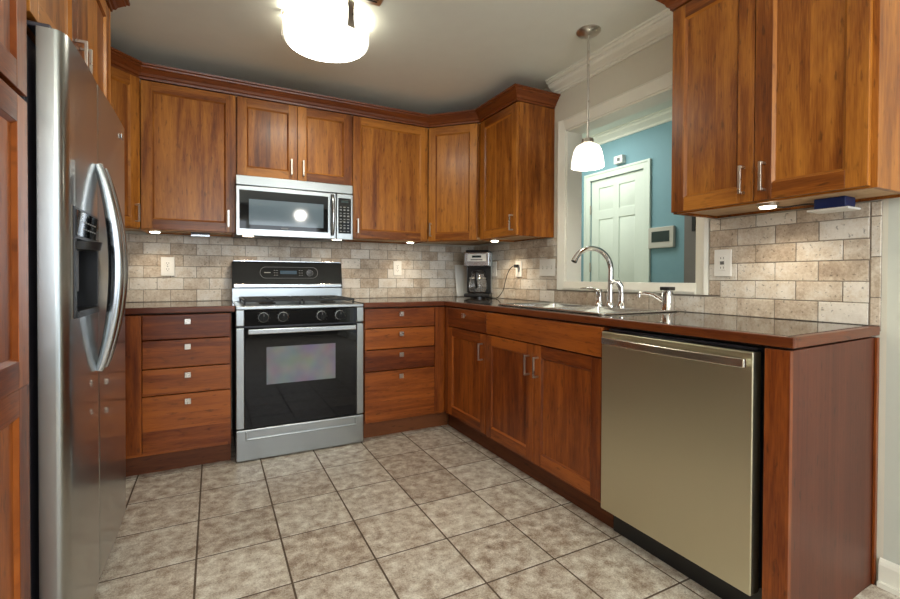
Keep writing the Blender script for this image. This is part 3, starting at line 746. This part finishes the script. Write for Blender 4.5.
# rounded outline of the control field
n = 40; pts = []
for k in range(n):
    an = 2*math.pi*k/n; cx_ = .220 if math.cos(an) < 0 else .540
    pts.append((cx_+.040*math.cos(an), 1.118+.040*math.sin(an)))
for k in range(n):
    (xa, za), (xb, zb_) = pts[k], pts[(k+1) % n]; fy = lambda z: -.118+(z-1.006)/.186*.033-.0012
    d_ = Vector((xb-xa, zb_-za)).normalized()*.0012; nx, nz = -d_.y, d_.x
    mk.solid([(xa-nx, fy(za), za-nz), (xb-nx, fy(zb_), zb_-nz), (xb+nx, fy(zb_), zb_+nz), (xa+nx, fy(za), za+nz)], [(0, 1, 2, 3)])
mk.build('control_outline', GREYP, bgo, bevel=0)
MB().solid(slant(.208, .250, 1.115, 1.121), BF).build('maker_mark', MARK, bgo, bevel=0)
for k in range(3):
    for X in (.272, .288, .445, .462): MB().solid(slant(X, X+.011, 1.098+k*.017, 1.101+k*.017), BF).build('button_mark', MARK, bgo, bevel=0)
kb = MB().lathe([(.026, 0), (.025, .012), (.014, .014), (0, .014)], (.522, -.099, 1.116), 'y', 28).build('dial', BLACKP, bgo, bevel=0)
mk = MB()
for q_ in range(10):
    an = 2*math.pi*q_/10; mk.box(.522+.021*math.cos(an)-.002, .522+.021*math.cos(an)+.002, -.1128, -.1115, 1.116+.021*math.sin(an)-.002, 1.116+.021*math.sin(an)+.002)
mk.build('dial_marks', MARK, kb, bevel=0)

# ================================================================== MICROWAVE
MX0 = -1.988; MW = .752; YM = -.400
mw = thing('microwave', 'over-the-range stainless microwave hanging above the stove', 'microwave', (MX0, 0, 0))
MB().box(.002, MW-.002, -.375, -.014, 1.364, 1.733).build('body', DGREY, mw, bevel=.002)
MB().box(0, MW, YM+.004, -.3755, 1.672, 1.7335, g='x').build('vent_grille', STEEL, mw, bevel=.004)
do = MB().box(0, .634, YM, -.376, 1.350, 1.668)
do = do.build('door', STEEL, mw, bevel=.005, seg=3)
MB().box(.020, .578, YM-.0015, YM-.0002, 1.393, 1.640).build('door_glass', BLACKG, do, bevel=.0005)
MB().box(.076, .546, YM-.0024, YM-.0016, 1.421, 1.584).build('window', MWIN, do, bevel=0)
MB().box(.270, .315, YM-.0024, YM-.0016, 1.402, 1.409).build('maker_mark', MARK, do, bevel=0)
pts = [(.606, YM-.006-.034*math.sin(math.pi*min(1, max(0, k/14)))**.5, 1.378+.273*k/14) for k in range(15)]
MB().tube(pts, .0095, n=12, flat=(1, 1.2)).build('handle', STEEL_H, do, bevel=0)
pn = MB().box(.637, MW, YM, -.376, 1.350, 1.668).build('control_panel', STEEL, mw, bevel=.004)
MB().box(.648, .738, YM-.0015, YM-.0002, 1.392, 1.638).build('keypad', BLACKG, pn, bevel=.0005)
MB().box(.668, .718, YM-.0022, YM-.0016, 1.606, 1.622).build('clock_display', SCREEN, pn, bevel=0)
mk = MB()
for r1 in range(9):
    for c1 in range(3):
        X = .658+c1*.026; Z = 1.404+r1*.021; mk.box(X, X+.014, YM-.0021, YM-.0016, Z, Z+.006+.004*(r1 % 2))
mk.build('key_marks', MARK, pn, bevel=0)
for X in (-1.906, -1.31):
    MB().cyl((X-MX0, -.24, 0), .034, .034, 1.358, 1.3635, n=20).build('work_light', LAMPW, mw, bevel=0)
MB().box(.10, .65, -.20, -.05, 1.357, 1.3638).build('grease_filter', GREYP, mw, bevel=.001)

# ================================================================== DISHWASHER
dw = thing('dishwasher', 'stainless dishwasher under the counter at the right', 'dishwasher', (0, -2.1440, 0), R(-90))
DWX = -.650
MB().box(.005, .600, DWX+.045, -.04, .115, .868).build('tub', BLACKP, dw, bevel=0) if False else None
def L_(x0, x1, X0_, X1_, z0, z1): return (x0, x1, X0_, X1_, z0, z1)
MB().box(.006, .597, DWX+.032, -.03, .118, .872).build('tub', DGREY, dw, bevel=.001)
dwd = MB().box(.010, .607, DWX-.014, DWX+.031, .120, .863).build('door', STEEL_D, dw, bevel=.004, seg=3)
MB().box(.010, .607, DWX-.004, DWX+.031, .8635, .868).build('control_edge', BLACKG, dw, bevel=.002)
h = MB(); n = 18
V = []
for k in range(n+1):
    x = .040+.561*k/n; q = .016*math.sin(math.pi*k/n)
    V += [(x, DWX-.050-q, .816), (x, DWX-.034-q, .816), (x, DWX-.034-q, .846), (x, DWX-.050-q, .846)]
F = [(0, 1, 2, 3), tuple(4*n+k for k in (3, 2, 1, 0))]
for j in range(n):
    for k in range(4): F.append((4*j+k, 4*j+(k+1) % 4, 4*j+4+(k+1) % 4, 4*j+4+k))
h.solid(V, F)
h.box(.046, .070, DWX-.037, DWX-.0145, .819, .843).box(.571, .595, DWX-.037, DWX-.0145, .819, .843)
h.build('handle', steel('dishwasher_handle_steel', (.62, .58, .50), .25, sv=(30, 30, 30)), dwd, bevel=.005, seg=3)
MB().box(.004, .596, DWX+.07, DWX+.09, .0, .112).build('toe_panel', BLACKP, dw, bevel=.001)
MB().box(.020, .580, DWX+.0905, -.04, .0, .117).build('base', BLACKP, dw, bevel=0)

# ================================================================== SINK, FAUCETS
SINKM = steel('sink_steel', (.72, .72, .70), .20, var=0, bump=0)
sk = thing('double_sink', 'double-bowl stainless drop-in sink below the pass-through', 'sink', (0, 0, CT1))
Z0 = .0012
m = MB(); RX0, RX1, RY0, RY1 = -.556, -.028, -2.052, -1.214
bowls = [(-.505, -.150, -1.600, -1.262), (-.505, -.150, -2.004, -1.640)]
xs_ = [RX0, -.505, -.150, RX1]; ys_ = [RY0, -2.004, -1.640, -1.600, -1.262, RY1]
for i in range(3):
    for j in range(5):
        if i == 1 and j in (1, 3): continue
        m.box(xs_[i], xs_[i+1], ys_[j], ys_[j+1], Z0, Z0+.005)
rim = m.build('rim', SINKM, sk, bevel=0)
lip = MB(); rr = .006
lip.tube([(RX0+.004, RY0+.02, Z0+.004), (RX0+.004, RY1-.02, Z0+.004)], rr, n=10).tube([(RX0+.02, RY0+.004, Z0+.004), (RX1-.02, RY0+.004, Z0+.004)], rr, n=10).tube([(RX0+.02, RY1-.004, Z0+.004), (RX1-.02, RY1-.004, Z0+.004)], rr, n=10)
for cx_, cy_, a_ in ((RX0+.02, RY0+.02, 180), (RX0+.02, RY1-.02, 90)):
    lip.tube([(cx_+.016*math.cos(R(a_+k*15)), cy_+.016*math.sin(R(a_+k*15)), Z0+.004) for k in range(7)], rr, n=10)
lip.build('rolled_edge', SINKM, sk, bevel=0)
for (x0, x1, y0, y1) in bowls:
    b_ = MB(); d_ = -.17; t_ = .0015; i_ = .025
    V = [(x0, y0, Z0+.003), (x1, y0, Z0+.003), (x1, y1, Z0+.003), (x0, y1, Z0+.003), (x0+i_, y0+i_, d_), (x1-i_, y0+i_, d_), (x1-i_, y1-i_, d_), (x0+i_, y1-i_, d_)]
    b_.solid(V, [(0, 1, 5, 4), (1, 2, 6, 5), (2, 3, 7, 6), (3, 0, 4, 7), (4, 5, 6, 7)])
    bo = b_.build('bowl', SINKM, sk, bevel=.012, seg=4)
    MB().lathe([(.042, d_+.001), (.040, d_+.004), (.03, d_+.002), (0, d_+.002)], ((x0+x1)/2, (y0+y1)/2, 0), 'z', 24).build('drain', CHROME, bo, bevel=0)
FZ = CT1+Z0+.0055
fx = -.075
fa = thing('faucet', 'tall chrome gooseneck faucet at the middle of the sink', 'faucet', (fx, -1.655, FZ))
MB().lathe([(.030, 0), (.030, .005), (.023, .012), (.019, .03), (.018, .06)], n=24).build('base', CHROME, fa, bevel=0)
pts = [(0, 0, .05), (0, 0, .10), (0, 0, .16), (0, 0, .215)]
for k in range(1, 17):
    an = math.pi*k/16*.80; pts.append((-.126+.126*math.cos(an), .04*(1-math.cos(an))/2, .208+.122*math.sin(an)))
pts.append((pts[-1][0]-.010, pts[-1][1]+.001, pts[-1][2]-.016))
rad = [.018, .017, .016, .0155]+[.0155-.001*k/16 for k in range(1, 17)]+[.0150]
MB().tube(pts, rad, n=18).build('spout', CHROME, fa, bevel=0)
e_ = pts[-1]
MB().tube([(e_[0]+.004, e_[1], e_[2]+.006), (e_[0]-.006, e_[1], e_[2]-.010)], [.0158, .0162], n=20).build('aerator', CHROME, fa, bevel=0)
lv = thing('faucet_lever', 'chrome single lever handle standing left of the gooseneck faucet', 'faucet handle', (fx, -1.572, FZ))
MB().lathe([(.029, 0), (.029, .004), (.022, .012), (.018, .045), (.020, .07), (.023, .082), (.015, .096), (0, .099)], n=24).build('body', CHROME, lv, bevel=0)
MB().tube([(0, 0, .085), (-.02, .03, .100), (-.036, .066, .103), (-.050, .102, .099)], [.016, .012, .009, .006], n=14, flat=(.75, 1.2)).build('lever', CHROME, lv, bevel=0)
sp = thing('side_sprayer', 'chrome pull-out sprayer standing right of the gooseneck faucet', 'sprayer', (fx, -1.735, FZ))
MB().lathe([(.027, 0), (.027, .004), (.020, .012), (.017, .04)], n=24).build('base', CHROME, sp, bevel=0)
MB().tube([(0, 0, .035), (0, 0, .08), (-.004, .003, .115), (-.018, .012, .138), (-.036, .026, .142), (-.048, .036, .132)], [.016, .015, .017, .016, .014, .011], n=16).build('spray_head', CHROME, sp, bevel=0)
wd_ = thing('water_dispenser_tap', 'wide chrome tap with flat black top and long spout right of the sprayer', 'faucet', (-.075, -2.022, FZ))
MB().lathe([(.031, 0), (.031, .004), (.027, .010), (.027, .098), (.0275, .100)], n=28).build('body', CHROME, wd_, bevel=0)
MB().tube([(-.004, .012, .046), (-.028, .055, .078), (-.046, .092, .087), (-.060, .120, .084)], [.015, .012, .009, .0075], n=14).build('spout', CHROME, wd_, bevel=0)
MB().cyl((-.060, .120, 0), .0065, .0065, .062, .083, n=14).build('nozzle', CHROME, wd_, bevel=0)
MB().box(-.026, .024, -.026, .026, .101, .119).build('lid', BLACKP, wd_, bevel=.003)

# ================================================================== COFFEE MAKER, BOARD
cm = thing('coffee_maker', 'white and black drip coffee maker in the counter corner', 'coffee maker', (-.140, -.305, CT1+.0008), R(-40)); cm.scale = (1.07, 1.07, 1.06)
w2 = .098
MB().box(-w2, w2, -.105, .115, .012, .035).build('base', BLACKP, cm, bevel=.006, seg=3)
MB().lathe([(.065, .0), (.065, .012)], (0, 0, 0), n=24).build('foot_ring', BLACKP, cm, bevel=0)
MB().box(-w2, w2, .045, .115, .0355, .355).build('tower', BLACKP, cm, bevel=.006, seg=3)
sd = MB().box(-w2-.003, -w2-.0002, .046, .112, .04, .35).box(w2+.0002, w2+.003, -.02, .112, .04, .35); sd.build('side_panels', STEEL, cm, bevel=.001)
hd = MB().box(-w2, w2, -.105, .0445, .245, .355).build('brew_head', STEEL_H, cm, bevel=.008, seg=3)
MB().box(-.070, .070, -.1075, -.1055, .285, .338).build('control_face', WPL, hd, bevel=.001)
MB().box(-.035, .035, -.1095, -.1078, .312, .328).build('clock_display', SCREEN, hd, bevel=0)
MB().box(-.045, .045, -.1095, -.1078, .292, .300).build('buttons', GREYP, hd, bevel=0)
MB().box(-w2+.01, w2-.01, -.095, .105, .3555, .372).build('lid', BLACKP, cm, bevel=.008, seg=3)
ca = MB().lathe([(.055, .037), (.066, .055), (.070, .10), (.064, .145), (.050, .175), (.046, .19)], (0, -.03, 0), n=32, cap=False).build('carafe', CARAFE, cm, bevel=0)
MB().lathe([(.050, .190), (.052, .20), (.045, .212), (0, .215)], (0, -.03, 0), n=28).build('carafe_lid', BLACKP, ca, bevel=0)
MB().lathe([(.0, .040), (.060, .041), (.064, .055), (.068, .085), (0, .0855)], (0, -.03, 0), n=28).build('coffee', plain('coffee', (.02, .009, .004), .1), ca, bevel=0)
MB().lathe([(.0675, .150), (.0665, .158), (.064, .162)], (0, -.03, 0), n=32, cap=False).build('carafe_band', STEEL_H, ca, bevel=0)
MB().tube([(0, -.082, .192), (0, -.112, .188), (0, -.118, .150), (0, -.108, .10), (0, -.096, .085)], .008, n=10, flat=(1, 1.3)).build('carafe_handle', BLACKP, ca, bevel=0)
bd = MB().box(-.068, .070, -.006, .006, 0, .285)
bo = bd.build('cutting_board', WPL, None, bevel=.006, seg=3, loc=(-.150, -.070, CT1+.0020)); bo.rotation_euler = (R(-10), 0, 0)
tag(bo, 'white cutting board leaning on the backsplash behind the coffee maker', 'cutting board')

# ================================================================== OUTLETS AND SWITCHES
def plate(label, loc, rotz, w_, h_, kind, group=None, name='wall_outlet', cat='outlet'):
    """local: x across, front at -y"""
    root = thing(name, label, cat, loc, rotz)
    MB().box(-w_/2, w_/2, -.0065, 0, -h_/2, h_/2).build('cover_plate', WPL, root, bevel=.002, seg=3)
    if kind == 'duplex':
        for z in (.020, -.020):
            s_ = MB().box(-.0165, .0165, -.0085, -.0066, z-.014, z+.014).build('socket', WPL, root, bevel=.004, seg=3)
            MB().box(-.0075, -.0055, -.0089, -.0086, z-.002, z+.007).box(.0055, .0075, -.0089, -.0086, z-.002, z+.007).box(-.002, .002, -.0089, -.0086, z-.010, z-.006).build('slots', BLACKP, s_, bevel=0)
        MB().cyl((0, -.0066, 0), .003, .003, 0, .0012, axis='y', n=10).build('screw', STEEL_H, root, bevel=0)
    elif kind == 'gfci':
        s_ = MB().box(-.0165, .0165, -.0085, -.0066, -.034, .034).build('socket', WPL, root, bevel=.002)
        for z in (.022, -.022): MB().box(-.0075, -.0055, -.0089, -.0086, z-.004, z+.005).box(.0055, .0075, -.0089, -.0086, z-.004, z+.005).build('slots', BLACKP, s_, bevel=0)
        MB().box(-.009, .009, -.0100, -.0086, .001, .007).box(-.009, .009, -.0100, -.0086, -.007, -.001).build('test_buttons', BLACKP, s_, bevel=0)
    else:
        for x in kind:
            s_ = MB().box(x-.0055, x+.0055, -.0075, -.0066, -.0125, .0125).build('switch_slot', CREAMP, root, bevel=0)
            MB().box(x-.004, x+.004, -.0165, -.0076, -.002, .008).build('toggle', WPL, s_, bevel=.0015)
    return root
BS = -.0132
plate('white duplex outlet on the backsplash left of the stove', (-2.386, BS, 1.154), 0, .078, .124, 'duplex')
plate('white duplex outlet on the backsplash right of the stove', (-.752, BS, 1.163), 0, .072, .118, 'duplex')
plate('plain white outlet partly hidden behind the coffee maker', (BS, -.350, 1.160), R(-90), .078, .124, 'duplex')
plate('white outlet with black plug left of the triple switch plate', (BS, -.694, 1.157), R(-90), .076, .124, 'duplex')
plate('wide white triple switch plate beside the pass-through', (BS, -1.030, 1.160), R(-90), .165, .118, (-.046, 0, .046), None, 'light_switch', 'light switch')
plate('white outlet with black test buttons on the near right backsplash', (BS, -2.262, 1.158), R(-90), .078, .124, 'gfci')
# cord and plug
co = thing('power_cord', 'black cord looping from the wall outlet down to the coffee maker', 'cord', (-.024, -.694, 1.177))
MB().box(-.030, -.0, -.013, .013, -.012, .012).build('plug', BLACKP, co, bevel=.004, seg=3)
P = [(-.028, 0, 0), (-.045, .01, -.004), (-.055, .045, -.04), (-.052, .09, -.11), (-.050, .12, -.18), (-.052, .16, -.225), (-.055, .20, -.2505), (-.065, .245, -.2545), (-.075, .285, -.2548)]
def spline(P, n=8):
    P = [Vector(p) for p in P]; out = []
    for i in range(len(P)-1):
        p0, p1, p2, p3 = P[max(i-1, 0)], P[i], P[i+1], P[min(i+2, len(P)-1)]
        for k in range(n):
            t = k/n; out.append(.5*((2*p1)+(-p0+p2)*t+(2*p0-5*p1+4*p2-p3)*t*t+(-p0+3*p1-3*p2+p3)*t**3))
    return out+[P[-1]]
MB().tube(spline(P), .0032, n=8).build('cable', CORD, co, bevel=0)

# ================================================================== LIGHTS
LX, LY = -1.584, -1.148
dl = thing('ceiling_light', 'round glowing white glass drum light on the ceiling', 'ceiling light', (LX, LY, 0))
MB().lathe([(.19, 2.4395), (.19, 2.425), (.175, 2.418)], n=40).build('ceiling_pan', NICKEL, dl, bevel=0)
gl = MB().lathe([(.205, 2.417), (.214, 2.412), (.216, 2.40), (.216, 2.325), (.212, 2.308), (.200, 2.300)], n=64, cap=False).lathe([(.200, 2.300), (0, 2.297)], n=64, cap=False, mat=1).build('glass_drum', [GLOW, GLOWB], dl, bevel=0)
MB().lathe([(0, 2.291), (.006, 2.292), (.008, 2.2965)], n=16).build('finial', NICKEL, gl, bevel=0)
for an in (-72, 18+150, 48):
    c_ = MB(); ca_, sa_ = math.cos(R(an)), math.sin(R(an))
    prof_ = [(.222, 2.430), (.221, 2.39), (.221, 2.345), (.222, 2.305)]
    wd2 = [.021, .015, .015, .021]
    V = []
    for (rr_, z_), hw in zip(prof_, wd2):
        for s1, dr_ in ((-hw, 0), (hw, 0), (hw, .004), (-hw, .004)):
            V.append(((rr_+dr_)*ca_-s1*sa_, (rr_+dr_)*sa_+s1*ca_, z_))
    F = [(0, 1, 2, 3), (12, 13, 14, 15)]
    for j in range(3):
        for k in range(4): F.append((j*4+k, j*4+(k+1) % 4, j*4+4+(k+1) % 4, j*4+4+k))
    c_.solid(V, F)
    hw = .017
    c_.solid([(x*ca_-y*sa_, x*sa_+y*ca_, z) for x, y, z in ((.18, -hw, 2.430), (.226, -hw, 2.430), (.226, hw, 2.430), (.18, hw, 2.430), (.18, -hw, 2.434), (.226, -hw, 2.434), (.226, hw, 2.434), (.18, hw, 2.434))], BF)
    c_.build('clip', NICKEL, dl, bevel=.001)
# ceiling vent
vn = MB().box(-1.62, -1.374, -1.52, -1.372, CZ-.008, CZ-.0005)
vo = thing('ceiling_vent', 'small rectangular metal vent plate on the ceiling behind the drum light', 'vent', (-1.497, -1.446, CZ))
MB().box(-.123, .123, -.074, .074, -.007, -.0005).build('plate', NICKEL, vo, bevel=.002)
sl = MB()
for k in range(5): sl.box(-.10, .10, -.050+k*.022, -.040+k*.022, -.0085, -.0072)
sl.build('slots', BLACKP, vo, bevel=0)
# pendant
px, py = -.28, -1.676
pd = thing('pendant_light', 'small glowing glass pendant light hanging over the sink', 'pendant light', (px, py, 0))
MB().lathe([(.065, CZ-.0005), (.065, CZ-.006), (.058, CZ-.014), (.030, CZ-.022), (.012, CZ-.030), (0, CZ-.030)], n=40).build('canopy', NICKEL, pd, bevel=0)
MB().cyl((0, 0, 0), .0065, .0065, 1.845, CZ-.0295, n=14).build('rod', NICKEL, pd, bevel=0)
MB().lathe([(.0, 1.852), (.030, 1.850), (.032, 1.838), (.034, 1.828), (.030, 1.822), (0, 1.822)], n=28).build('collar', NICKEL, pd, bevel=0)
MB().lathe([(.028, 1.8215), (.045, 1.818), (.062, 1.807), (.074, 1.784), (.0825, 1.745), (.0865, 1.715), (.087, 1.695), (.084, 1.695), (.080, 1.745), (.067, 1.78), (.056, 1.80), (.042, 1.812), (.028, 1.816)], n=48, cap=False).build('glass_shade', GLOWP, pd, bevel=0)
pl_ = bpy.data.lights.new('pendant_bulb', 'POINT'); pl_.energy = 2.0; pl_.color = (1, .86, .66); pl_.shadow_soft_size = .03
po = bpy.data.objects.new('pendant_bulb', pl_); COL.objects.link(po); po.parent = pd; po.location = (0, 0, 1.73)
# under-cabinet puck lights
def puck(label, x, y, power=2.2):
    root = thing('puck_light', label, 'puck light', (x, y, ZB+.0095), 0, 'under-cabinet puck lights')
    MB().lathe([(.036, 0), (.036, -.010), (.032, -.013), (.028, -.013)], n=28).build('housing', NICKEL, root, bevel=0)
    MB().lathe([(.0278, -.0128), (.027, -.017), (.020, -.0195), (0, -.0205)], n=24, cap=False).build('lens', PUCK, root, bevel=0)
    l = bpy.data.lights.new('puck_bulb', 'SPOT'); l.energy = power*6; l.color = (1, .83, .6); l.spot_size = R(140); l.spot_blend = .9; l.shadow_soft_size = .025
    o = bpy.data.objects.new('puck_bulb', l); COL.objects.link(o); o.parent = root; o.location = (0, 0, -.02)
    return root
puck('round lit puck light under the wall cabinet left of the microwave', -2.440, -.200, 1.1)
puck('round lit puck light under the wall cabinet right of the microwave', -.720, -.215, 1.3)
puck('round lit puck light under the cabinets above the coffee maker', -.215, -.66, 2.2)
puck('round lit puck light under the near right wall cabinet', -.20, -2.545, 1.3)
for X in (-1.906, -1.31):
    l = bpy.data.lights.new('range_hood_bulb', 'SPOT'); l.energy = 6; l.color = (1, .8, .55); l.spot_size = R(140); l.spot_blend = .9; l.shadow_soft_size = .03
    o = bpy.data.objects.new('range_hood_bulb', l); COL.objects.link(o); o.parent = mw; o.location = (X-MX0, -.24, 1.352)
# drum lamp inner bulb lifts the ceiling around the fixture
# under-cabinet driver (blue box on a white plate) and bracket
ub = thing('transformer_box', 'dark blue box on white plate under the near right wall cabinet', 'transformer', (-.10, -2.715, 0))
MB().box(-.045, .03, -.050, .044, 1.340, 1.3775).build('case', BLUEP, ub, bevel=.003)
MB().box(-.055, .04, -.062, .062, 1.332, 1.3395).build('tray', WPL, ub, bevel=.002)
MB().tube(spline([(-.0, .043, 1.365), (-.01, .09, 1.369), (-.05, .14, 1.362), (-.09, .17, 1.373)]), .003, n=8).build('lead', CORD, ub, bevel=0)
bk = thing('under_cabinet_fixture', 'slim metal fixture under the wall cabinet left of the microwave', 'fixture', (-2.19, -.12, 0))
MB().box(-.055, .055, -.03, .03, 1.360, 1.3775).build('case', GREYP, bk, bevel=.003)
MB().box(-.055, .055, -.035, -.031, 1.352, 1.366).build('lip', STEEL_H, bk, bevel=.001)

# hall devices
th_ = thing('thermostat', 'white wall thermostat with dark screen right of the hall door', 'thermostat', (XD-.0005, -.985, 1.43))
MB().box(-.030, 0, -.120, .120, -.088, .088).build('case', CREAMP, th_, bevel=.006, seg=3)
MB().box(-.032, -.0305, -.085, .085, -.038, .052).build('screen', SCREEN, th_, bevel=0)
ch = thing('door_chime', 'small white box mounted on the blue wall above the hall door', 'door chime', (XD-.0005, -.545, 2.18))
MB().box(-.045, 0, -.050, .050, -.036, .036).build('case', WPL, ch, bevel=.004)
MB().box(-.0465, -.0455, -.022, .010, -.016, .014).build('grille', GREYP, ch, bevel=0)
bx2 = MB().box(0, .016, -.028, .0, -.06, .06)
tag(bx2.build('strike_plate', BLACKP, None, bevel=.001, loc=(1.084, -1.355, 1.50)), 'small dark plate on the grey hall wall seen past the opening', 'plate')
